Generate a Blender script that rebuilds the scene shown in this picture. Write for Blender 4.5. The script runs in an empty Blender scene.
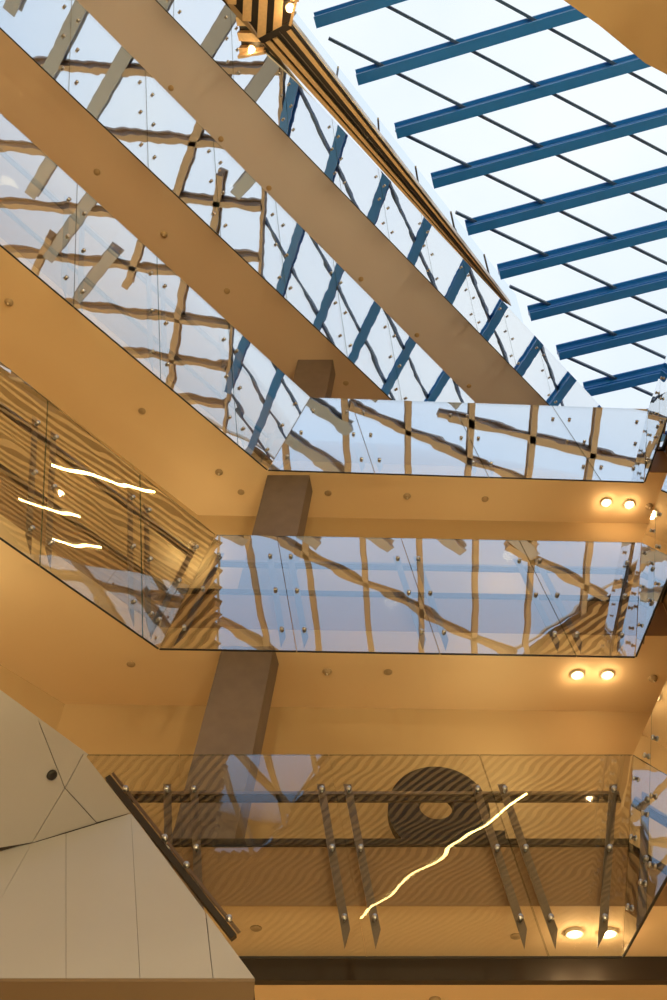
import bpy, bmesh, math, random
from mathutils import Vector as V, Matrix
random.seed(4)
C = bpy.context.scene.collection
S = 4.5                                   # storey height
H = [4.92 + S * i for i in range(5)]      # height of the lower glass edge of each level above the eye
GH = 2.65                                 # height of the glass
EYE = 1.6

# ------------------------------------------------------------------ camera
F = 920.0
TH = math.atan2(F, 700.0)
cam = bpy.data.cameras.new('camera'); co = bpy.data.objects.new('camera', cam); C.objects.link(co)
cam.sensor_fit = 'VERTICAL'; cam.sensor_height = 36; cam.sensor_width = 24
cam.lens = F / 1000 * 36; cam.clip_end = 500
co.location = (0, 0, 0); co.rotation_euler = (math.pi / 2 + TH, 0, 0)
bpy.context.scene.camera = co

def ray(x, y):
    X = (x - 333.5) / F; U = (500 - y) / F
    c, s = math.cos(TH), math.sin(TH)
    return V((X, c - U * s, s + U * c))
def atz(x, y, z):
    r = ray(x, y); return r * (z / r.z)
def aty(x, y, Y):
    r = ray(x, y); return r * (Y / r.y)

# ------------------------------------------------------------------ materials
def mat(name, col, rough=0.6, metal=0.0, emit=None, strength=0.0, noise=0.0, nscale=3.0, bump=0.0, bscale=8, spec=0.5):
    m = bpy.data.materials.new(name); m.use_nodes = True
    nt = m.node_tree; b = nt.nodes['Principled BSDF']
    b.inputs['Base Color'].default_value = (*col, 1)
    b.inputs['Roughness'].default_value = rough; b.inputs['Metallic'].default_value = metal
    b.inputs['Specular IOR Level'].default_value = spec
    if emit:
        b.inputs['Emission Color'].default_value = (*emit, 1); b.inputs['Emission Strength'].default_value = strength
    if noise or bump:
        tc = nt.nodes.new('ShaderNodeTexCoord'); nz = nt.nodes.new('ShaderNodeTexNoise')
        nz.inputs['Scale'].default_value = nscale; nz.inputs['Detail'].default_value = 4
        nt.links.new(tc.outputs['Object'], nz.inputs['Vector'])
        if noise:
            mx = nt.nodes.new('ShaderNodeMix'); mx.data_type = 'RGBA'
            mx.inputs['A'].default_value = (*[c * (1 - noise) for c in col], 1)
            mx.inputs['B'].default_value = (*[min(1, c * (1 + noise)) for c in col], 1)
            nt.links.new(nz.outputs['Fac'], mx.inputs['Factor']); nt.links.new(mx.outputs['Result'], b.inputs['Base Color'])
        if bump:
            bp = nt.nodes.new('ShaderNodeBump'); bp.inputs['Strength'].default_value = bump; bp.inputs['Distance'].default_value = .02
            nt.links.new(nz.outputs['Fac'], bp.inputs['Height']); nt.links.new(bp.outputs['Normal'], b.inputs['Normal'])
    return m

M = {}
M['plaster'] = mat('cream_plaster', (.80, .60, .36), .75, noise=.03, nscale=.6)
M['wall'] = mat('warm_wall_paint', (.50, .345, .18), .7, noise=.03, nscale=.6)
M['top'] = mat('topmost_skytint_plaster', (.58, .53, .56), .75, noise=.03, nscale=.6)  # whiter plaster, with the cool cast of sky light put into its colour
M['upper'] = mat('upper_skytint_plaster', (.62, .47, .34), .75, noise=.03, nscale=.6)  # cream plaster copy, weaker lamplight and cooler sky light put into its colour
M['column'] = mat('brown_column_render', (.17, .13, .115), .55, noise=.18, nscale=5, bump=.1)
M['slabedge'] = mat('bronze_slab_edge', (.34, .20, .10), .5)
M['dark'] = mat('dark_bronze', (.035, .028, .025), .4, .3)
M['fin'] = mat('satin_steel', (.26, .22, .19), .36, 1.0)
M['bolt'] = mat('bright_steel', (.55, .56, .58), .3, 1.0)
M['rail'] = mat('steel_handrail', (.30, .25, .21), .28, 1.0)
M['edge'] = mat('glass_edge', (.02, .07, .055), .25)
M['blue'] = mat('blue_painted_steel', (.008, .165, .64), .38, .0, noise=.1, nscale=2)
M['timber'] = mat('timber_slat', (.68, .46, .24), .5, noise=.2, nscale=12)
M['roofboard'] = mat('dark_roof_board', (.10, .07, .045), .8)
M['floor'] = mat('stone_floor', (.62, .50, .36), .35, noise=.1, nscale=1)
M['panel'] = mat('stone_white_cladding', (.40, .385, .39), .42, noise=.03, nscale=2)
M['mirrorbrown'] = mat('mirror_brown_steel', (.36, .29, .25), .5)  # brown cast of the rear beams' mirror image put into their colour
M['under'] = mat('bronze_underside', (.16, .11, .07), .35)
M['greysteel'] = mat('mirror_grey_steel', (.27, .33, .50), .4)  # grey of the bands mirrored in the wing glass, put into the colour
M['slate'] = mat('dark_slate_steel', (.03, .08, .20), .4)
M['rooftimber'] = mat('roof_timber_slat', (.40, .27, .145), .6, noise=.15, nscale=6)
M['seam'] = mat('cladding_seam', (.05, .035, .03), .8)
M['trimw'] = mat('pale_metal_trim', (.72, .68, .62), .35, .4)
M['black'] = mat('matt_black', (.012, .011, .01), .5)
M['lampw'] = mat('lamp_glow', (1, .8, .5), .5, emit=(1, .70, .32), strength=22)
M['led'] = mat('led_glow', (1, .8, .4), .5, emit=(1, .72, .25), strength=26)
M['ring'] = mat('lamp_trim_ring', (.78, .66, .5), .4)
M['detect'] = mat('detector_plastic', (.42, .30, .17), .5)
M['steelw'] = mat('grey_steel_frame', (.30, .33, .36), .4, .5)

def glass(name, warp, lo, hi, tint=(.90, .93, .94), seed=0.0):
    m = bpy.data.materials.new(name); m.use_nodes = True; nt = m.node_tree; nt.nodes.clear()
    N = nt.nodes.new; L = nt.links.new
    out = N('ShaderNodeOutputMaterial'); mx = N('ShaderNodeMixShader'); tr = N('ShaderNodeBsdfTransparent'); gl = N('ShaderNodeBsdfGlossy')
    tr.inputs['Color'].default_value = (*tint, 1); gl.inputs['Roughness'].default_value = 0.0
    gl.inputs['Color'].default_value = (.96, .98, 1, 1)
    lw = N('ShaderNodeLayerWeight'); lw.inputs['Blend'].default_value = .5       # Facing = 1 - cos
    ra = N('ShaderNodeValToRGB'); cr = ra.color_ramp
    cr.interpolation = 'LINEAR'
    pts = lo
    cr.elements[0].position = pts[0][0]; cr.elements[0].color = (pts[0][1],) * 3 + (1,)
    cr.elements[1].position = pts[-1][0]; cr.elements[1].color = (pts[-1][1],) * 3 + (1,)
    for p, v in pts[1:-1]:
        e = cr.elements.new(p); e.color = (v, v, v, 1)
    tc = N('ShaderNodeTexCoord'); mp = N('ShaderNodeMapping'); mp.inputs['Scale'].default_value = (.9, .9, 1.6)
    nz = N('ShaderNodeTexNoise'); nz.inputs['Scale'].default_value = 1.1; nz.inputs['Detail'].default_value = .6
    bp = N('ShaderNodeBump'); bp.inputs['Strength'].default_value = 1; bp.inputs['Distance'].default_value = warp
    wv = N('ShaderNodeTexWave'); wv.wave_type = 'BANDS'; wv.bands_direction = 'Z'; wv.inputs['Scale'].default_value = .8
    wv.inputs['Distortion'].default_value = 2.5; wv.inputs['Detail'].default_value = 1
    ad = N('ShaderNodeMath'); ad.operation = 'MULTIPLY_ADD'; ad.inputs[1].default_value = hi
    L(tc.outputs['Object'], mp.inputs['Vector']); L(mp.outputs['Vector'], nz.inputs['Vector']); L(mp.outputs['Vector'], wv.inputs['Vector'])
    L(wv.outputs['Fac'], ad.inputs[0]); L(nz.outputs['Fac'], ad.inputs[2])
    L(ad.outputs[0], bp.inputs['Height']); L(bp.outputs['Normal'], gl.inputs['Normal'])
    L(lw.outputs['Facing'], ra.inputs['Fac']); L(ra.outputs['Color'], mx.inputs['Fac'])
    L(tr.outputs[0], mx.inputs[1]); L(gl.outputs[0], mx.inputs[2]); L(mx.outputs[0], out.inputs['Surface'])
    return m
GP = [(0.0, .07), (.15, .09), (.30, .36), (.45, .62), (.60, .82), (.78, .90)]
M['glass'] = glass('coated_balustrade_glass', .0020, GP, .010)
def clear(name, tint, ior=1.2):
    m = bpy.data.materials.new(name); m.use_nodes = True; nt = m.node_tree; nt.nodes.clear()
    out = nt.nodes.new('ShaderNodeOutputMaterial'); mx = nt.nodes.new('ShaderNodeMixShader')
    tr = nt.nodes.new('ShaderNodeBsdfTransparent'); gl = nt.nodes.new('ShaderNodeBsdfGlossy')
    fr = nt.nodes.new('ShaderNodeFresnel'); fr.inputs['IOR'].default_value = ior
    tr.inputs['Color'].default_value = (*tint, 1); gl.inputs['Roughness'].default_value = .02
    nt.links.new(fr.outputs[0], mx.inputs['Fac']); nt.links.new(tr.outputs[0], mx.inputs[1]); nt.links.new(gl.outputs[0], mx.inputs[2])
    nt.links.new(mx.outputs[0], out.inputs['Surface']); return m
M['clear'] = clear('clear_inner_face', (.98, .985, .985))
M['pale'] = clear('upstand_glass', (.93, .96, .99), 1.001)
M['skyglass'] = clear('skylight_pane', (.965, .98, .99))

# ------------------------------------------------------------------ helpers
def link(name, bm, m, parent=None, smooth=False):
    me = bpy.data.meshes.new(name)
    bmesh.ops.recalc_face_normals(bm, faces=bm.faces)
    if smooth:
        for f in bm.faces: f.smooth = True
    bm.to_mesh(me); bm.free()
    for x in (m if isinstance(m, (list, tuple)) else [m]): me.materials.append(x)
    o = bpy.data.objects.new(name, me); C.objects.link(o)
    if parent: o.parent = parent
    return o
def place(o, origin):
    """move the mesh so the object's origin is at origin (world)"""
    origin = V(origin)
    o.data.transform(Matrix.Translation(-origin)); o.location = origin
def thing(name, label, cat, loc=(0, 0, 0), group=None):
    o = bpy.data.objects.new(name, None); C.objects.link(o); o.empty_display_size = .2
    o.location = loc; o['label'] = label; o['category'] = cat
    if group: o['group'] = group
    return o
def part(name, bm, m, root, smooth=False):
    o = link(name, bm, m, None, smooth)
    loc = V(root.location); p = root.parent
    while p: loc = loc + p.location; p = p.parent
    o.data.transform(Matrix.Translation(-loc)); o.parent = root
    return o
def subpart(name, bm, m, par, smooth=False):
    return part(name, bm, m, par, smooth)
def tag(o, label, cat, group=None):
    o['label'] = label; o['category'] = cat
    if group: o['group'] = group
    return o
def struct(o): o['kind'] = 'structure'; return o

def box8(bm, p, mi=0):
    """p: 8 points, bottom quad then top quad, same order"""
    v = [bm.verts.new(q) for q in p]
    fs = [(0, 1, 2, 3), (4, 5, 6, 7), (0, 1, 5, 4), (1, 2, 6, 5), (2, 3, 7, 6), (3, 0, 4, 7)]
    r = []
    for f in fs:
        F_ = bm.faces.new([v[i] for i in f]); F_.material_index = mi; r.append(F_)
    return r
def prism(bm, poly, z0, z1):
    a = [bm.verts.new((p[0], p[1], z0)) for p in poly]; b = [bm.verts.new((p[0], p[1], z1)) for p in poly]
    n = len(poly); bm.faces.new(a); bm.faces.new(b)
    for i in range(n): bm.faces.new((a[i], a[(i + 1) % n], b[(i + 1) % n], b[i]))
def bar(bm, a, b, w, h, up=V((0, 0, 1))):
    """rectangular bar from a to b: width w sideways, height h along up, centred"""
    a = V(a); b = V(b); d = (b - a).normalized(); s = d.cross(up).normalized(); u = s.cross(d).normalized()
    P = []
    for e in (a, b): P.append([e + s * (i * w / 2) + u * (j * h / 2) for i, j in ((-1, -1), (1, -1), (1, 1), (-1, 1))])
    box8(bm, P[0] + P[1])
def tube(bm, a, b, r, n=10, r2=None):
    a = V(a); b = V(b); d = (b - a).normalized()
    s = d.orthogonal().normalized(); u = d.cross(s); r2 = r if r2 is None else r2
    A = [bm.verts.new(a + (s * math.cos(t) + u * math.sin(t)) * r) for t in [2 * math.pi * k / n for k in range(n)]]
    B = [bm.verts.new(b + (s * math.cos(t) + u * math.sin(t)) * r2) for t in [2 * math.pi * k / n for k in range(n)]]
    bm.faces.new(A); bm.faces.new(B)
    for i in range(n): bm.faces.new((A[i], A[(i + 1) % n], B[(i + 1) % n], B[i]))
def lathe(bm, c, axis, prof, n=20):
    """prof: list of (r, h) along axis"""
    c = V(c); d = V(axis).normalized(); s = d.orthogonal().normalized(); u = d.cross(s)
    rings = []
    for r, h in prof:
        if r < 1e-5: rings.append([bm.verts.new(c + d * h)])
        else: rings.append([bm.verts.new(c + d * h + (s * math.cos(t) + u * math.sin(t)) * r) for t in [2 * math.pi * k / n for k in range(n)]])
    for A, B in zip(rings, rings[1:]):
        for i in range(n):
            j = (i + 1) % n
            if len(A) == 1 and len(B) == 1: break
            if len(A) == 1: bm.faces.new((A[0], B[i], B[j]))
            elif len(B) == 1: bm.faces.new((A[i], A[j], B[0]))
            else: bm.faces.new((A[i], A[j], B[j], B[i]))
def xy(p, z=0): return V((p[0], p[1], z))

# ------------------------------------------------------------------ levels
def dirv(az): a = math.radians(az); return V((math.cos(a), math.sin(a), 0))
def isect(p, d, q, e):
    # 2D intersection p+t d = q+s e
    den = d.x * e.y - d.y * e.x
    t = ((q.x - p.x) * e.y - (q.y - p.y) * e.x) / den
    return p + d * t
AZ = [47.5, 48.5, 47.2, 46.6, 45.7]
CL = [(-3.90, 9.95), (-2.56, 9.91), (-1.22, 9.89), (3.60, 13.46), (8.05, 15.80)]
CR = [(3.12, 9.95), (4.46, 10.08), (5.82, 10.17), (12.5, 13.8), (17.5, 16.3)]
LEAN = [.42, .41, .52, .60, .55]
SKEW = [1.0, 1.0, 1.06, 1.12, .90]
LW = [14, 15, 16, 22, 24]                  # length of the left wings
RWD = V((.085, -1, 0)).normalized()        # right wing runs back towards the viewer
RLEAN = -.80
RL = [12, 12, 12, 0, 0]
WING_J = [[.9, 2.75, 4.6, 6.45, 8.3], [.31, 2.16, 4.0, 5.85, 7.7, 9.6], [.76, 2.6, 4.47, 6.3, 8.2, 10.1, 12.0],
          [2.86 - .02 + i * 1.93 for i in range(9)], [2.25 + i * 1.8 for i in range(11)]]
FRONT_J = [[-1.6, .36, 2.33], [-.54, 1.57, 3.59], [.77, 2.90, 5.01], [5.6, 7.6, 9.6, 11.6], [10.1, 12.1, 14.1, 16.1]]
NAMES = ['lowest gallery', 'second gallery', 'third gallery', 'fourth gallery', 'topmost gallery']

def run_geometry(k):
    z0 = H[k]
    cl = xy(CL[k], z0); cr = xy(CR[k], z0)
    dl = -dirv(AZ[k])                      # from corner back towards the viewer
    nl = V((-dl.y, dl.x, 0)); nl = nl if nl.x > 0 else -nl     # towards the void
    df = (cr - cl).normalized(); nf = V((df.y, -df.x, 0))
    dr = RWD; nr = V((-1, -.085, 0)).normalized()
    return z0, cl, cr, dl, nl, df, nf, dr, nr

def offset_path(k, off, extra=0):
    """plan path of level k moved inwards (away from the void): wing end, corner, corner, right end"""
    z0, cl, cr, dl, nl, df, nf, dr, nr = run_geometry(k)
    pl = cl - nl * off; pf = cl - nf * off; pr = cr - nr * (off + extra)
    a = isect(pl, dl, pf, df); b = isect(pf, df, pr, dr)
    return [pl + dl * LW[k], a, b, pr + dr * max(RL[k], 0)]

def make_fin(root, base, J, n, side, along):
    """flat steel fin standing behind the glass, parallel to the joint, with three bolts"""
    b0 = base + along * side
    P = lambda z, dpt: b0 + J * z - n * dpt
    bm = bmesh.new(); w_ = .05
    prof = [(-w_, .12), (w_, .34), (w_, 2.24), (-w_, 2.24)]
    A = [bm.verts.new(P(z, .055) + along * x) for x, z in prof]; B = [bm.verts.new(P(z, .075) + along * x) for x, z in prof]
    bm.faces.new(A); bm.faces.new(B)
    for i in range(4):
        j = (i + 1) % 4; bm.faces.new((A[i], A[j], B[j], B[i]))
    box8(bm, [P(z, d_) + along * x for z in (1.0, 1.4) for d_, x in ((.075, -.006), (.075, .006), (.14, .006), (.14, -.006))])
    f = part('fin', bm, M['fin'], root)
    for z in (.44, 1.30, 2.12):
        bm = bmesh.new(); c = P(z, 0)
        lathe(bm, c, n, [(0, .045), (.020, .043), (.032, .036), (.034, .014), (.018, .012), (.018, -.05), (0, -.05)], 10)
        subpart('bolt', bm, M['bolt'], f, True)

def pane(root, b0, b1, t0, t1, n):
    bm = bmesh.new(); th = n * -.016; gap = .006
    e = (b1 - b0).normalized() * gap
    q = [b0 + e, b1 - e, t1 - e, t0 + e]
    fr = [bm.verts.new(p) for p in q]; bk = [bm.verts.new(p + th) for p in q]
    f = bm.faces.new(fr); f.material_index = 0
    f = bm.faces.new(bk[::-1]); f.material_index = 1
    for i in range(4):
        j = (i + 1) % 4; g = bm.faces.new((fr[i], fr[j], bk[j], bk[i])); g.material_index = 2
    o = part('glass_panel', bm, [M['glass'], M['clear'], M['edge']], root)
    bm = bmesh.new()                        # slim black gasket under the pane
    bar(bm, q[0] + th * .5, q[1] + th * .5, .022, .018); part('edge_gasket', bm, M['black'], root)

def balustrade(k, which, label):
    z0, cl, cr, dl, nl, df, nf, dr, nr = run_geometry(k)
    up = V((0, 0, GH))
    tl = cl + up + df * 0; tl = isect(cl + nl * LEAN[k], dl, cl, df); tl.z = z0 + GH
    tr = isect(cr + nr * RLEAN * -1 * -1, dr, cr, df); tr.z = z0 + GH
    if RL[k] == 0: tr = cr + up
    if which == 'wing':
        org, d, n, lean, skew, js, end = cl, dl, nl, LEAN[k], SKEW[k], WING_J[k], LW[k]
        topc = tl
    elif which == 'front':
        org, d, n, lean, skew = cl, df, nf, 0.0, -.42
        js = [(j - cl.x) / df.x for j in FRONT_J[k]]; end = (cr - cl).length; topc = tl
    else:
        org, d, n, lean, skew = cr, dr, nr, RLEAN, 0.0
        js = [.9 + 1.9 * i for i in range(6)]; end = RL[k]; topc = tr
    J = (V((0, 0, GH)) + n * lean + d * skew) / GH
    pn = d.cross(J).normalized()
    if pn.dot(n) < 0: pn = -pn
    root = thing('glass_balustrade', label, 'balustrade', tuple(org + d * (js[0])), 'frameless glass balustrades of the galleries')
    bs = [org] + [org + d * s for s in js] + [org + d * end]
    ts = [topc] + [org + d * s + J * GH for s in js]
    ts.append(tr if which == 'front' else org + d * end + J * GH)
    for i in range(len(bs) - 1): pane(root, bs[i], bs[i + 1], ts[i], ts[i + 1], pn)
    for s in js:
        for sd in (-.17, .17): make_fin(root, org + d * s, J, pn, sd, d)
    # fins beside the corner follow the slanted corner edge
    Jc = (topc - org) / GH
    make_fin(root, org, Jc, pn, .22, d)
    if which == 'front': make_fin(root, cr, (tr - cr) / GH, pn, -.22, d)
    # handrail behind the glass
    a = topc - (topc - org) / GH * .45 - n * .22 + d * .12
    b = org + d * end + J * 2.2 - n * .22
    if which == 'front': b = tr - (tr - cr) / GH * .45 - n * .22 - d * .12
    bm = bmesh.new(); bar(bm, a, b, .07, .045); part('handrail', bm, M['rail'], root)
    bm = bmesh.new(); bar(bm, a - V((0, 0, .07)), b - V((0, 0, .07)), .03, .09); part('rail_web', bm, M['dark'], root)

WS = ['lowest', 'second', 'third', 'fourth', 'topmost']
for k in range(5):
    if k == 0: lw = 'left hand glass balustrade wing of the lowest gallery, largely behind the faceted white cladding'
    elif k == 1: lw = 'left hand slanted glass balustrade with golden lights and stripes mirrored in it'
    elif k == 2: lw = 'slanted glass balustrade running to the left edge, third gallery up, mirroring the sky'
    elif k == 3: lw = 'long slanted glass balustrade between two cream soffits, fourth gallery up, mirroring sky'
    else: lw = 'topmost slanted glass balustrade directly under the timber slatted bulkhead'
    balustrade(k, 'wing', lw)
    lf = ['lowest horizontal glass balustrade, clear, with a black ring sign behind',
          'middle horizontal glass balustrade mirroring blue sky, two downlights below it',
          'upper horizontal glass balustrade mirroring blue sky, below the skylight',
          'far glass balustrade facing front, at the end of the fourth gallery',
          'far glass balustrade under the lowest right skylight rafters, topmost gallery'][k]
    balustrade(k, 'front', lf)
    if RL[k]:
        balustrade(k, 'right', ['right edge glass balustrade turning off the lowest gallery',
                                'right edge glass balustrade turning off the middle gallery',
                                'right edge glass balustrade turning off the upper horizontal gallery below the skylight'][k])

# slabs, soffits and the walls set back behind them
SB = .32; SO = .75; ST = 1.50
WALLOFF = [1.65, 1.80, 1.45, 3.9, 4.5]
for k in range(5):
    outer = offset_path(k, [.32, .32, .30, .15, .12][k], .62 if k < 3 else 0); inner = offset_path(k, max(WALLOFF[k], WALLOFF[k - 1] if k else 0) + 2.6 + (1.5 if k < 3 else 2))
    bm = bmesh.new(); prism(bm, outer + inner[::-1], H[k] + SO, H[k] + ST)
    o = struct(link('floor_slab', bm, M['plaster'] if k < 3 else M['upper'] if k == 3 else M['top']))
    # slim bronze fascia on the slab edge
    for i, (a, b) in enumerate(zip(outer, outer[1:])):
        if (b - a).length < .5: continue
        d = (b - a).normalized(); n = V((d.y, -d.x, 0)); 
        bm = bmesh.new(); a2 = a + n * .012; b2 = b + n * .012
        za, zb = H[k] + SO, H[k] + ST + .02
        p = [a2 + d * .02, b2 - d * .02, b2 - d * .02 - n * .01, a2 + d * .02 - n * .01]
        box8(bm, [V((q.x, q.y, za)) for q in p] + [V((q.x, q.y, zb)) for q in p])
        struct(link('trim_%d' % (k * 3 + i + 1), bm, M['slabedge']))
        if k < 3:
            bm = bmesh.new(); u = V((0, 0, ST + .05)); bar(bm, a2 + u + n * .02, b2 + u + n * .02, .05, .09)
            struct(link('trim_%d' % (20 + k * 3 + i), bm, M['dark']))
for k in range(5):
    # wall under slab k (down to the slab below, or to the floor)
    off = [1.65, 1.80, 1.45, 3.9, 4.5][k]
    ztop = H[k] + SO; zbot = H[k - 1] + ST if k else -EYE
    base = offset_path(k, off if k else 2.6)
    if k == 1: base = [V((-4.49, 12.02, 0)) - dirv(48.0) * 14, V((-4.49, 12.02, 0)), V((6.2, 12.25, 0)), V((7.3, 0, 0))]
    if k == 2: base = [V((-2.75, 11.55, 0)) - dirv(47.2) * 15, V((-2.75, 11.55, 0)), V((7.7, 11.8, 0)), V((8.7, 0, 0))]
    b2 = [p.copy() for p in base]
    # outward thickness
    th = .15
    back = []
    dd = [(base[i + 1] - base[i]).normalized() for i in range(3)]
    nn = [V((-d.y, d.x, 0)) for d in dd]
    back = [base[0] + nn[0] * th, isect(base[0] + nn[0] * th, dd[0], base[1] + nn[1] * th, dd[1]),
            isect(base[1] + nn[1] * th, dd[1], base[2] + nn[2] * th, dd[2]), base[3] + nn[2] * th] if (base[3] - base[2]).length > .5 else None
    if back is None:
        base = base[:3]; back = [base[0] + nn[0] * th, isect(base[0] + nn[0] * th, dd[0], base[1] + nn[1] * th, dd[1]), base[2] + nn[1] * th]
    bm = bmesh.new(); prism(bm, base + back[::-1], zbot, ztop)
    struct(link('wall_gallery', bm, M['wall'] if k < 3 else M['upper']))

# dark recess and lower ceiling behind the lowest soffit edge
bm = bmesh.new(); bar(bm, (-6, 11.50, 5.52), (5.2, 11.50, 5.52), .12, .29); struct(link('trim_recess', bm, M['dark']))
bm = bmesh.new(); prism(bm, [(-6.0, 11.57), (5.2, 11.57), (5.2, 12.45), (-6.0, 12.45)], 5.38, 5.66); struct(link('ceiling_lower', bm, M['plaster']))

# raking column, one length per storey
def colx(z): return -2.10 + .103 * (z - 6.86)
def coly(z): return 10.72 - .022 * (z - 6.86)
for k in range(4):
    za = H[k] + ST; zb = H[k + 1] + SO
    bm = bmesh.new()
    q = lambda z: [V((colx(z), coly(z), z)), V((colx(z) + .82, coly(z), z)), V((colx(z) + .88, coly(z) + .4, z)), V((colx(z) + .06, coly(z) + .4, z))]
    if k == 3: continue
    box8(bm, q(za) + q(zb)); struct(link('column', bm, M['column']))

# ------------------------------------------------------------------ roof: hole of the skylight in a slatted timber ceiling
ZS = 29.0
HOLE = [V((15, 24.6, 0)), V((7.9, 18.0, 0)), V((-2.35, 5.1, 0)), V((-3.9, -1.0, 0)), V((-4.3, -12, 0)), V((-6.8, -27, 0)), V((-4.0, -27, 0)),
        V((0, -17.5, 0)), V((9.5, -10.6, 0)), V((13, -6, 0)), V((18, 4, 0)), V((28, 20, 0)), V((26, 25, 0))]
def spans(p, d, poly, t0, t1, inside):
    ts = []
    n = len(poly)
    for i in range(n):
        a, b = poly[i], poly[(i + 1) % n]; e = b - a
        den = d.x * e.y - d.y * e.x
        if abs(den) < 1e-9: continue
        t = ((a.x - p.x) * e.y - (a.y - p.y) * e.x) / den
        s = ((a.x - p.x) * d.y - (a.y - p.y) * d.x) / den
        if 0 <= s < 1: ts.append(t)
    ts = sorted(ts)
    if inside: return [(a, b) for a, b in zip(ts[::2], ts[1::2])]
    full = [t0] + [t for t in ts if t0 < t < t1] + [t1]
    return [(a, b) for a, b in zip(full[::2], full[1::2])]
RECT = [V((-17, -42, 0)), V((33, -42, 0)), V((33, 27, 0)), V((-17, 27, 0))]
sd = dirv(56); sn = V((-sd.y, sd.x, 0)); mid = V((8, -7, 0))
bms = bmesh.new(); bmb = bmesh.new()
SP = .44
for i in range(-110, 111):
    p = mid + sn * (i * SP)
    r = spans(p, sd, RECT, 0, 0, True)
    if not r: continue
    for a, b in spans(p, sd, HOLE, r[0][0], r[0][1], False):
        if b - a < .1: continue
        A = p + sd * a; B = p + sd * b
        bar(bms, (A.x, A.y, 28.72), (B.x, B.y, 28.72), .20, .22)
        bar(bmb, (A.x, A.y, 29.0), (B.x, B.y, 29.0), SP * 1.02, .08)
o = link('ceiling_slats', bms, M['rooftimber']); struct(o)
o = link('ceiling_board', bmb, M['roofboard']); struct(o)

# skylight
sky = thing('skylight', 'huge glazed skylight with blue painted steel rafters, upper right', 'skylight', (6, 4, ZS))
def rafter(a, b, w=.30, hgt=.48, name='rafter', m='blue'):
    bm = bmesh.new(); a = V(a); b = V(b)
    bar(bm, a, b, w * .55, hgt); bar(bm, a - V((0, 0, hgt / 2)), b - V((0, 0, hgt / 2)), w, .07); bar(bm, a - V((0, 0, hgt * .1)), b - V((0, 0, hgt * .1)), w * .8, .05)
    bar(bm, a + V((0, 0, hgt / 2)), b + V((0, 0, hgt / 2)), w * 1.2, .06)
    part(name, bm, M[m], sky)
# front field (over and beyond the viewer): rafters at -15.5 deg, purlins at 25 deg
FIELD_A = [V((15, 24.4, 0)), V((9.13, 17.05, 0)), V((-1.0, 4.39, 0)), V((17.2, 2.4, 0)), V((18, 4, 0)), V((28, 20, 0)), V((26, 25, 0))]
ends = [(318, 25), (357, 78), (392, 130), (427, 178), (460, 222), (492, 268), (520, 308), (552, 350), (585, 390)]
rd = dirv(-15.6)
base_pts = [atz(x, y, ZS) for x, y in ends]
e0 = base_pts[1]; e8 = base_pts[8]; step = (e8 - e0) / 7
for i in range(-14, 12):
    p = e0 + step * i; p = V((p.x, p.y, 0))
    for a, b in spans(p - rd * 20, rd, FIELD_A, 0, 0, True):
        A = p - rd * 20 + rd * a; B = p - rd * 20 + rd * b
        if (B - A).length > .6: rafter((A.x, A.y, ZS), (B.x, B.y, ZS))
pd = dirv(24.9)
q0 = atz(395, 11, ZS); q1 = atz(333, 32, ZS)
pn_ = V((-pd.y, pd.x, 0))
# the purlin spacing seen in the photo
l1 = atz(397, 72, ZS); l2 = atz(477, 52, ZS)
PSTEP = abs((l2 - l1).dot(pn_))
for i in range(-14, 12):
    p = V((q0.x, q0.y, 0)) + pn_ * (i * PSTEP)
    for a, b in spans(p - pd * 30, pd, FIELD_A, 0, 0, True):
        A = p - pd * 30 + pd * a; B = p - pd * 30 + pd * b
        if (B - A).length < .6: continue
        bm = bmesh.new(); bar(bm, (A.x, A.y, ZS + .16), (B.x, B.y, ZS + .16), .08, .13); part('purlin', bm, M['slate'], sky)
# rear field: rafters running back over the viewer's head, with diagonal braces
FIELD_B = [V((-1.0, 4.3, 0)), V((-3.6, -1.0, 0)), V((-4.3, -12, 0)), V((-6.8, -27, 0)), V((-4.0, -27, 0)), V((0, -17.5, 0)), V((9.5, -10.6, 0)), V((13, -6, 0)), V((17.2, 2.4, 0)), V((17.2, 2.3, 0))]
bd = V((.13, -1, 0)).normalized()
for i in range(-4, 9):
    p = V((1.0 + 2.35 * i, 2.4, 0))
    for a, b in spans(p - bd * 15, bd, FIELD_B, 0, 0, True):
        A = p - bd * 15 + bd * a; B = p - bd * 15 + bd * b
        if (B - A).length > .8: rafter((A.x, A.y, ZS), (B.x, B.y, ZS), .22, .28, 'rafter', 'mirrorbrown')
for (ax, ay, bx, by) in [(7.8, -4.0, 12.6, -6.8), (-3.6, -3.0, 9.3, -10.7), (-4.1, -9.1, 3.9, -14.7), (1.2, 2.3, 9.5, -1.2), (-4.4, -13.0, 0.0, -17.5), (-5.0, -17.5, -2.3, -23), (4.5, 2.2, 16.2, -.3)]:
    rafter((ax, ay, ZS), (bx, by, ZS), .26, .28, 'brace', 'mirrorbrown')
ZONE = [V((-1.1, 4.2, 0)), V((-3.7, -1, 0)), V((-3.9, -4.4, 0)), V((10.8, -4.4, 0)), V((10.8, -1.3, 0)), V((1.8, -1.3, 0)), V((1.0, 2.7, 0)), V((6.8, 2.7, 0)), V((6.8, 3.4, 0))]  # unseen diagonals, added to give the wide bands mirrored in the wing glass
zd = dirv(-36); zn = V((-zd.y, zd.x, 0))
for i in range(-9, 9):
    p = V((0, 0, 0)) + zn * (i * 1.75)
    for a, b in spans(p - zd * 30, zd, ZONE, 0, 0, True):
        A = p - zd * 30 + zd * a; B = p - zd * 30 + zd * b
        if (B - A).length > .8: rafter((A.x, A.y, ZS), (B.x, B.y, ZS), .42, .3, 'rafter', 'greysteel')
rafter((-1.0, 4.35, ZS), (17.2, 2.4, ZS), .12, .16, 'cross_beam', 'mirrorbrown')
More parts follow.
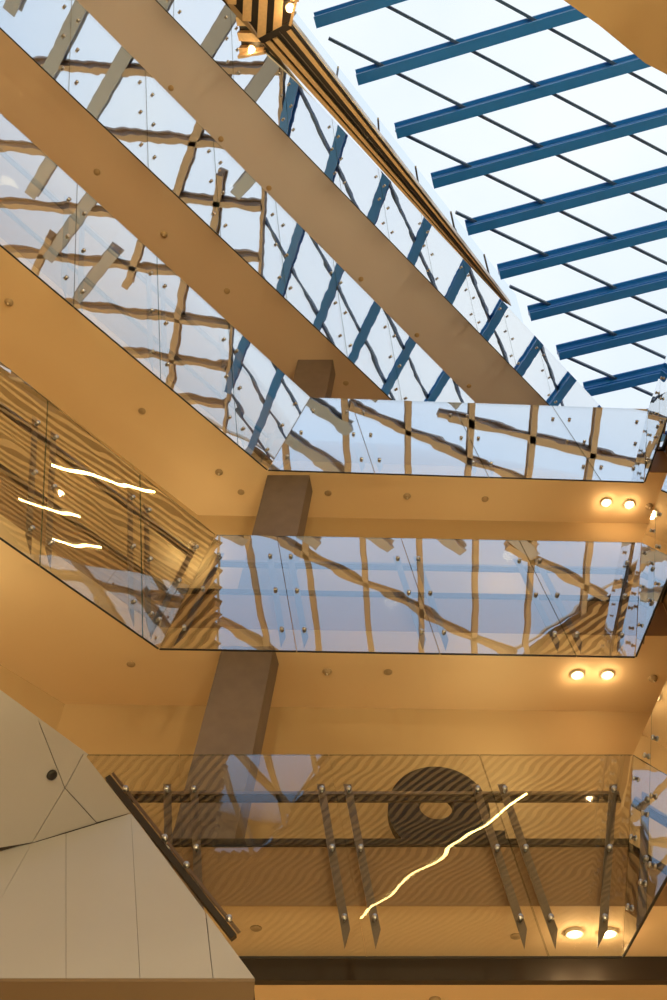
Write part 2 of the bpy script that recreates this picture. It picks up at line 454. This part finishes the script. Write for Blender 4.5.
# edge frame + panes
bm = bmesh.new()
for a, b in zip(HOLE, HOLE[1:] + HOLE[:1]):
    bar(bm, (a.x, a.y, ZS + .34), (b.x, b.y, ZS + .34), .10, .12)
part('edge_frame', bm, M['trimw'], sky)
bm = bmesh.new(); vs = [bm.verts.new((p.x, p.y, ZS + .30)) for p in HOLE]; bm.faces.new(vs)
part('glazing', bm, M['skyglass'], sky)

# glazed upstand between the timber bulkhead and the skylight
U0, U1 = V((-1.0, 4.45, 27.05)), V((5.75, 12.45, 27.05))
W0, W1 = V((-1.3, 4.95, 28.55)), V((6.8, 15.1, 28.55))
up = thing('glazed_upstand', 'pale glazed upstand between the timber bulkhead and the skylight rafters', 'glazing', tuple((U0 + U1) / 2))
NP = 6
for i in range(NP):
    a, b = i / NP, (i + 1) / NP
    bm = bmesh.new(); q = [U0.lerp(U1, a), U0.lerp(U1, b), W0.lerp(W1, b), W0.lerp(W1, a)]
    nrm = (q[1] - q[0]).cross(q[3] - q[0]).normalized() * .015
    box8(bm, q + [x + nrm for x in q]); part('glass_panel', bm, M['pale'], up)
    bm = bmesh.new(); bar(bm, q[0], q[3], .05, .05, V((1, 0, 0))); part('mullion', bm, M['steelw'], up)

# ------------------------------------------------------------------ timber slatted bulkhead
ZB = 26.5
bk = thing('timber_bulkhead', 'tapering timber slatted bulkhead with dark frame above the topmost balustrade', 'bulkhead', (0, 6, ZB))
def zb(x, y, dz=0): p = atz(x, y, ZB); return V((p.x, p.y, ZB + dz))
K0, K1 = zb(289, 25), zb(510, 305)          # outer arris
N0, N1 = zb(264, 41), zb(500, 300)          # inner arris
# dark soffit board behind slats
bm = bmesh.new(); q = [K0, K1, N1, N0]; box8(bm, [p + V((0, 0, .16)) for p in q] + [p + V((0, 0, .45)) for p in q]); part('backing_board', bm, M['dark'], bk)
def strip(f0, f1, g0, g1, zz, hh, m, name):
    bm = bmesh.new()
    q = [N0.lerp(K0, f0), N0.lerp(K0, f1), N1.lerp(K1, g1), N1.lerp(K1, g0)]
    box8(bm, [p + V((0, 0, zz)) for p in q] + [p + V((0, 0, zz + hh)) for p in q]); part(name, bm, m, bk)
for f0, f1 in [(.00, .16), (.26, .42)]: strip(f0, f1, f0, f1, 0, .15, M['timber'], 'slat')
strip(.52, .80, .5, .8, -.02, .17, M['dark'], 'dark_channel')
strip(.60, .63, .60, .63, -.05, .04, M['rail'], 'channel_lip')
strip(.80, .97, .80, .97, -.04, .5, M['timber'], 'slat')
strip(1.0, 1.06, 1.0, 1.06, -.06, .5, M['dark'], 'edge_strip')
strip(1.10, 1.15, 1.10, 1.15, -.02, .45, M['trimw'], 'edge_strip')
# near part: slats turn and run back over the viewer
T0, T1 = K0, N0
q = [N0, K0, zb(297, -9), zb(220, -9)]
bm = bmesh.new(); vs_ = [(p.x, p.y) for p in q]; prism(bm, vs_, ZB + .16, ZB + .4); part('backing_board', bm, M['dark'], bk)
vd = (zb(279, -30) - zb(276, 20)).normalized(); vn = V((-vd.y, vd.x, 0))
for i in range(-14, 15):
    p = V((K0.x, K0.y, 0)) + vn * (i * .40 + .1)
    for a, b in spans(p - vd * 20, vd, [V((t.x, t.y, 0)) for t in q], 0, 0, True):
        A = p - vd * 20 + vd * a; B = p - vd * 20 + vd * b
        if (B - A).length < .15: continue
        bm = bmesh.new(); bar(bm, (A.x, A.y, ZB + .07), (B.x, B.y, ZB + .07), .22, .15); part('slat', bm, M['timber'], bk)
bm = bmesh.new(); bar(bm, N0 - V((.1, 0, .0)), K0 + V((.05, 0, 0)), .16, .1); part('joint_plate', bm, M['dark'], bk)
bm = bmesh.new(); bar(bm, K0 + V((.03, 0, .1)), q[2] + V((.03, 0, .1)), .07, .5); part('edge_strip', bm, M['timber'], bk)

for t in (.05, .3, .55, .8):
    p = N0.lerp(N1, t).lerp(K0.lerp(K1, t), .3); bm = bmesh.new(); tube(bm, p + V((0, 0, .42)), V((p.x, p.y, 28.62)), .03, 8); part('hanger', bm, M['dark'], bk)

# brown bulkhead crossing under the skylight at the upper right
bm = bmesh.new()
zr = H[2] + SO
a = atz(552, -8, zr); b = atz(600, 26, zr); c = atz(645, 63, zr); d = atz(700, 92, zr)
poly = [a, b, c, d, V((6.3, 3.6, 0)), V((6.9, 2.0, 0)), a + V((.1, -.15, 0))]
prism(bm, [(p.x, p.y) for p in poly], zr, zr + .9)
struct(link('ceiling_bulkhead', bm, M['wall']))

# ------------------------------------------------------------------ enclosing hall
def slab(name, x0, y0, z0, x1, y1, z1, m):
    bm = bmesh.new(); prism(bm, [(x0, y0), (x1, y0), (x1, y1), (x0, y1)], z0, z1); return struct(link(name, bm, m))
slab('floor', -17, -42, -EYE - .2, 33, 27, -EYE, M['floor'])
slab('wall_left', -17.3, -42, -EYE, -17, 27, 29, M['wall'])
slab('wall_right', 33, -42, -EYE, 33.3, 27, 29, M['wall'])
slab('wall_back', -17, -42.3, -EYE, 33, -42, 29, M['wall'])
slab('wall_front', -17, 27, -EYE, 33, 27.3, 29, M['upper'])

# ------------------------------------------------------------------ faceted cladding volume, lower left
fc = thing('faceted_cladding', 'pale faceted panel cladding volume in the lower left corner', 'cladding', (-1.8, 6.5, 3.0))
def P(x, y, Y): return aty(x, y, Y)
zbt = 3.03
def onplane(px, pt, n):
    r = ray(*px); return r * (pt.dot(n) / r.dot(n))
B1 = ray(255, 978.5); B1 = B1 * (zbt / B1.z); B2 = V((B1.x - 2.4, B1.y, zbt)); E_ = P(131, 813, 8.1)
nL_ = (B1 - E_).cross(B2 - E_).normalized()
if nL_.y > 0: nL_ = -nL_
def Lp(x, y): return onplane((x, y), E_, nL_)
def Lb(x): 
    p = Lp(x, 978.5); t = (p.x - B1.x) / (B2.x - B1.x); return B1.lerp(B2, t)
Hh = Lp(-60, 858); Bb = P(84, 753, 7.2)
nU_ = (E_ - Bb).cross(Lp(32, 843) - Bb).normalized()
if nU_.y > 0: nU_ = -nU_
def Up(x, y): return onplane((x, y), Bb, nU_)
upper = [[(38, 719), (84, 753), (65, 788)], [(-60, 648), (38, 719), (65, 788), (32, 843), (-60, 858)],
         [(84, 753), (131, 813), (97, 823), (65, 788)], [(65, 788), (97, 823), (32, 843)]]
lower = [[(-60, 858), (32, 843), (-60, 1008)], [(32, 843), (66, 833), (66, 'b'), (-60, 'b'), (-60, 1008)],
         [(66, 833), (131, 813), (140, 'b'), (66, 'b')], [(131, 813), (206, 912), (213, 'b'), (140, 'b')], [(206, 912), (255, 'b'), (213, 'b')]]
lower[0] = [(-60, 858), (32, 843), (-44, 'b'), (-60, 'b')]; lower[1] = [(32, 843), (66, 833), (66, 'b'), (-44, 'b')]
def facet(pts, n):
    q = []
    c = sum(pts, V()) / len(pts)
    for i, p in enumerate(pts):
        a = (pts[i - 1] - p).normalized(); b = (pts[(i + 1) % len(pts)] - p).normalized()
        s_ = a + b
        q.append(p + (c - p).normalized() * .007)
    bm = bmesh.new()
    A = [bm.verts.new(p) for p in q]; B = [bm.verts.new(p - n * .03) for p in q]
    bm.faces.new(A); bm.faces.new(B)
    for i in range(len(q)):
        j = (i + 1) % len(q); bm.faces.new((A[i], A[j], B[j], B[i]))
    part('cladding_panel', bm, M['panel'], fc)
BND = {(32, 843), (97, 823), (131, 813)}
for f in upper: facet([Lp(*p) if p in BND else Up(*p) for p in f], nU_)
for f in lower: facet([Lb(p[0]) if p[1] == 'b' else Lp(*p) for p in f], nL_)
a_ = Up(-60, 648); b_ = Up(84, 753); e_ = Lp(131, 813); h_ = Lp(-60, 858); r1 = Lb(255); r2 = Lb(-60); m_ = Lp(206, 912)
bm = bmesh.new()
for pl in ([a_, b_, e_, Lp(32, 843), Up(-60, 858)], [h_, Lp(32, 843), e_, m_, r1, r2]):
    A_ = [bm.verts.new(p + V((-.012, .07, 0))) for p in pl]; B_ = [bm.verts.new(V((p.x - .05, 9.0, p.z))) for p in pl]
    bm.faces.new(A_); bm.faces.new(B_)
    for i in range(len(pl)):
        j = (i + 1) % len(pl); bm.faces.new((A_[i], A_[j], B_[j], B_[i]))
part('core', bm, M['seam'], fc)
bm = bmesh.new(); bar(bm, a_ + V((0, .06, .03)), b_ + V((-.0, .06, .03)), .03, .06, nU_); part('coping', bm, M['panel'], fc)
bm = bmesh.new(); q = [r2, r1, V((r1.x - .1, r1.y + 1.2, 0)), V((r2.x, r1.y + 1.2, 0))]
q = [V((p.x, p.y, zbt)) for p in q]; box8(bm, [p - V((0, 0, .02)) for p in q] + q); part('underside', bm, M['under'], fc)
# recessed black light fitting
c = Up(52, 776); bm = bmesh.new(); lathe(bm, c + V((.0, -.02, 0)), nU_, [(0, .03), (.03, .03), (.045, .025), (.05, 0), (0, -.02)], 20)
part('spotlight_fitting', bm, M['black'], fc, True)

# escalator-side steel rail rising behind the cladding
er = thing('escalator_rail', 'dark steel rail sloping along the right edge of the faceted cladding', 'rail', tuple(P(170, 858, 8.5)))
ra_, rb_ = P(108, 778, 8.5), P(234, 938, 8.5)
bm = bmesh.new(); bar(bm, ra_, rb_, .06, .07, V((0, -1, 0))); part('rail_body', bm, M['dark'], er)
bm = bmesh.new(); bar(bm, ra_ + V((.05, -.04, .03)), rb_ + V((.05, -.04, .03)), .03, .02, V((0, -1, 0))); part('rail_cap', bm, M['rail'], er)
for t in (.12, .45, .62, .93):
    p = ra_.lerp(rb_, t); bm = bmesh.new(); lathe(bm, p + V((.05, -.06, .03)), (0, -1, 0), [(0, .03), (.03, .03), (.035, 0), (0, 0)], 12); part('bolt', bm, M['bolt'], er, True)

# ------------------------------------------------------------------ black ring sign hanging behind the lowest front glass
rg = thing('ring_sign', 'black ring shaped sign hanging behind the lowest horizontal glass balustrade', 'sign', (1.45, 11.2, 7.5))
bm = bmesh.new()
n = 48; yf, yb = 11.05, 11.22
def ringpts(rx, rz, cx, cz, y): return [bm.verts.new((cx + rx * math.cos(2 * math.pi * i / n), y, cz + rz * math.sin(2 * math.pi * i / n))) for i in range(n)]
of, ob = ringpts(.70, .70, 1.45, 7.50, yf), ringpts(.70, .70, 1.45, 7.50, yb)
jf, jb = ringpts(.24, .22, 1.42, 7.56, yf), ringpts(.24, .22, 1.42, 7.56, yb)
for i in range(n):
    j = (i + 1) % n
    for q in ((of[i], of[j], jf[j], jf[i]), (ob[i], ob[j], jb[j], jb[i]), (of[i], of[j], ob[j], ob[i]), (jf[i], jf[j], jb[j], jb[i])): bm.faces.new(q)
part('ring_body', bm, M['black'], rg)
bm = bmesh.new(); prism(bm, [(1.75, 11.02), (2.3, 11.02), (2.3, 11.23), (1.75, 11.23)], 6.45, 7.15); part('side_block', bm, M['black'], rg)
for dx in (-.3, .3):
    bm = bmesh.new(); tube(bm, (1.45 + dx, 11.2, 7.95), (1.45 + dx, 12.06, 7.95), .02, 8); part('wall_bracket', bm, M['dark'], rg)

# ------------------------------------------------------------------ lamps and small ceiling fittings
def downlight(pos, label, group=None, r=.11, watts=6.0):
    pos = V(pos)
    t = thing('downlight', label, 'downlight', tuple(pos), group)
    bm = bmesh.new(); lathe(bm, pos, (0, 0, -1), [(r * .68, .0), (r * .72, .03), (r, .035), (r * 1.03, .0)], 24); part('trim_ring', bm, M['ring'], t, True)
    bm = bmesh.new(); lathe(bm, pos, (0, 0, -1), [(0, .04), (r * .3, .036), (r * .5, .02), (r * .66, .004), (r * .66, 0), (0, 0)], 20); part('lamp', bm, M['lampw'], t, True)
    L = bpy.data.lights.new('downlight_beam', 'POINT'); L.energy = watts; L.color = (1, .68, .34); L.shadow_soft_size = .06
    lo = bpy.data.objects.new('downlight_beam', L); C.objects.link(lo); lo.parent = t; lo.location = (0, 0, -.13)
G1 = 'recessed downlights in the soffits'
SOF = [H[k] + SO for k in range(5)]
dl = [((606, 502), 2, 'lit downlight, left of the pair under the upper horizontal balustrade'),
      ((629, 504), 2, 'lit downlight, right of the pair under the upper horizontal balustrade'),
      ((577, 674), 1, 'lit downlight, left of the pair under the middle horizontal balustrade'),
      ((607, 674), 1, 'lit downlight, right of the pair under the middle horizontal balustrade'),
      ((574, 932), 0, 'lit downlight, left of the pair seen through the lowest balustrade'),
      ((608, 932), 0, 'lit downlight, right of the pair seen through the lowest balustrade')]
for (px, k, lab) in dl: downlight(atz(*px, SOF[k] - .002), lab, G1)
# lit lamps of the roof behind the viewer, mirrored in the balustrades
def detector(pos, label, group, r=.06):
    pos = V(pos); t = thing('smoke_detector', label, 'detector', tuple(pos), group)
    bm = bmesh.new(); lathe(bm, pos, (0, 0, -1), [(0, 0), (r * 1.25, 0), (r * 1.25, .015), (r, .02), (r * .9, .05), (r * .4, .06), (0, .06)], 16); part('housing', bm, M['detect'], t, True)
    bm = bmesh.new(); lathe(bm, pos, (0, 0, -1), [(0, .06), (r * .3, .06), (r * .25, .085), (0, .09)], 10); part('sensor', bm, M['ring'], t, True)
def cover(pos, label, group, r=.07):
    bm = bmesh.new(); pos = V(pos); lathe(bm, pos, (0, 0, -1), [(0, 0), (r, 0), (r, .008), (r * .85, .016), (0, .018)], 18)
    o = link('ceiling_cover', bm, M['detect'], None, True); place(o, pos); tag(o, label, 'ceiling cover', group)
GD = 'smoke detectors on the soffits'; GC = 'round cover plates on the soffits'
for px, k, lab in [((9, 302), 2, 'round detector on the ochre soffit near the left edge below the third gallery glass'),
                   ((219, 472), 2, 'round detector on the soffit left of the column, under the upper gallery corner'),
                   ((407, 496), 2, 'round detector on the soffit below the middle of the upper horizontal balustrade'),
                   ((327, 671), 1, 'round detector on the soffit right of the column under the middle balustrade'),
                   ((653, 678), 1, 'round detector by the right edge under the middle balustrade'),
                   ((164, 234), 3, 'round detector on the cream soffit of the fourth gallery'),
                   ((649, 506), 2, 'round detector right of the downlight pair under the upper balustrade'),
                   ((500, 337), 4, None)]:
    if lab: detector(atz(*px, SOF[k] - .001), lab, GD)
for px, k, lab in [((97, 352), 3, None), ((142, 411), 2, 'flat round cover on the wide ochre soffit at the left'),
                   ((241, 492), 2, 'flat round cover left of the column top under the upper gallery'),
                   ((328, 493), 2, 'flat round cover right of the column under the upper balustrade'),
                   ((485, 499), 2, 'flat round cover under the right half of the upper balustrade'),
                   ((131, 664), 1, 'flat round cover under the middle gallery corner at the left'),
                   ((388, 672), 1, 'flat round cover under the centre of the middle balustrade'),
                   ((97, 172), 3, 'small flat cover on the fourth gallery soffit, nearest the upper left corner'),
                   ((227, 291), 3, 'small flat cover on the fourth gallery soffit, halfway down'),
                   ((346, 383), 3, 'small flat cover on the fourth gallery soffit right of the column top'),
                   ((171, 88), 4, 'small flat cover on the topmost soffit, nearest the upper edge'),
                   ((221, 139), 4, 'small flat cover on the topmost soffit, upper third'),
                   ((269, 188), 4, 'small flat cover on the topmost soffit, middle'),
                   ((361, 279), 4, 'small flat cover on the topmost soffit, lower third'),
                   ((417, 335), 4, 'small flat cover on the topmost soffit, near its lower end'),
                   ((469, 386), 4, 'small flat cover on the topmost soffit, lowest of the row'),
                   ((256, 928), 0, 'flat round cover seen through the lowest glass, left'),
                   ((516, 936), 0, 'flat round cover seen through the lowest glass, left of the downlights')]:
    if lab: cover(atz(*px, SOF[k] - .001), lab, GC)
detector(atz(435, 999, 5.379), 'round detector at the bottom edge of the picture', GD)

# linear lights on the roof, seen mirrored in the glass
def led(a, b, label, w=.12):
    a, b = V(a), V(b); t = thing('linear_light', label, 'linear light', tuple((a + b) / 2), 'linear lights on the slatted roof')
    bm = bmesh.new(); bar(bm, a + V((0, 0, .06)), b + V((0, 0, .06)), w * 1.3, .1); part('channel', bm, M['ring'], t)
    bm = bmesh.new(); bar(bm, a, b, w, .05); part('diffuser', bm, M['led'], t)
led((1.6, -32.5, 28.49), (9.9, -20.7, 28.49), 'golden linear light seen as a diagonal streak in the lowest balustrade')
led((18.4, -3.3, 28.49), (18.7, 1.6, 28.49), 'golden linear light mirrored highest in the left second gallery glass')
led((21.8, -5.6, 28.49), (22.0, -2.4, 28.49), 'golden linear light mirrored in the middle of the left second gallery glass')
led((24.5, -4.1, 28.49), (24.4, -1.6, 28.49), 'golden linear light mirrored lowest in the left second gallery glass')
LAMP1, LAMP2 = (13.31, -21.36, 28.6), (14.5, -21.2, 28.6)
for p, lab in [((20.6, -3.2, 28.6), 'round lamp on the roof mirrored at the left as a bright spark'),
               ((-1.12, 4.25, 26.493), 'round lamp in the slats of the timber bulkhead'),
               (LAMP1, 'round roof lamp mirrored in the lowest glass, beside the end of the golden streak')]:
    downlight(p, lab, 'round lamps in the slatted roof', r=.26 if p[2] > 27 else .12, watts=40 if p[2] > 27 else 12)

# ------------------------------------------------------------------ light
def lamp(loc, e, r=.6, col=(1, .84, .47)):  # unseen warm fill, added for bounced light on soffits and roof
    L = bpy.data.lights.new('warm_fill', 'POINT'); L.energy = e * 1.16; L.color = col; L.shadow_soft_size = r
    o = bpy.data.objects.new('warm_fill', L); C.objects.link(o); o.location = loc
for x, y, z, e in [(-9, 1, 1, 300), (1.5, 6.5, -1.0, 240), (8, 2, .2, 1300), (4, -4, .2, 900), (11, -2, 2, 1500), (12, 6, 3, 1500), (7, 6, 0.5, 800),
                   (12, -14, 4, 2500), (-2, -16, 4, 2500), (20, -6, 12, 3500), (6, -26, 10, 3500), (22, -20, 10, 3000)]:
    lamp((x, y, z), e)
# unseen warm fill lights in the galleries, behind the balustrades
for x, y, z, e in [(2.6, 11.2, 8.8, 18), (-2.6, 11.1, 13.2, 14), (3.2, 11.0, 12.8, 14), (-6.4, 8.6, 13.2, 60), (-5.6, 8.6, 8.9, 30)]:
    lamp((x, y, z), e, .1)

w = bpy.data.worlds.new('sky'); bpy.context.scene.world = w; w.use_nodes = True
nt = w.node_tree; bg = nt.nodes['Background']
tc = nt.nodes.new('ShaderNodeTexCoord'); nz = nt.nodes.new('ShaderNodeTexNoise'); nz.inputs['Scale'].default_value = 3.2; nz.inputs['Detail'].default_value = 5
cr = nt.nodes.new('ShaderNodeValToRGB')
cr.color_ramp.elements[0].position = .32; cr.color_ramp.elements[0].color = (.80, .89, 1.0, 1)
cr.color_ramp.elements[1].position = .62; cr.color_ramp.elements[1].color = (.92, .97, 1, 1)
nt.links.new(tc.outputs['Generated'], nz.inputs['Vector']); nt.links.new(nz.outputs['Fac'], cr.inputs['Fac'])
# the sky is bluer low behind the viewer
sx = nt.nodes.new('ShaderNodeSeparateXYZ'); nt.links.new(tc.outputs['Generated'], sx.inputs[0])
mr = nt.nodes.new('ShaderNodeMapRange'); mr.inputs['From Min'].default_value = -.42; mr.inputs['From Max'].default_value = -.74
nt.links.new(sx.outputs['Y'], mr.inputs['Value'])
mx = nt.nodes.new('ShaderNodeMix'); mx.data_type = 'RGBA'; mx.inputs['B'].default_value = (.46, .68, 1.0, 1)
nt.links.new(mr.outputs['Result'], mx.inputs['Factor']); nt.links.new(cr.outputs['Color'], mx.inputs['A'])
nt.links.new(mx.outputs['Result'], bg.inputs['Color']); bg.inputs['Strength'].default_value = 1.08

sc = bpy.context.scene
sc.view_settings.view_transform = 'Standard'; sc.view_settings.look = 'None'; sc.view_settings.gamma = 1
sc.view_settings.exposure = 0.0; sc.view_settings.use_curve_mapping = False
sc.cycles.transparent_max_bounces = 32; sc.cycles.max_bounces = 10; sc.cycles.sample_clamp_indirect = 6
sc.cycles.use_denoising = True
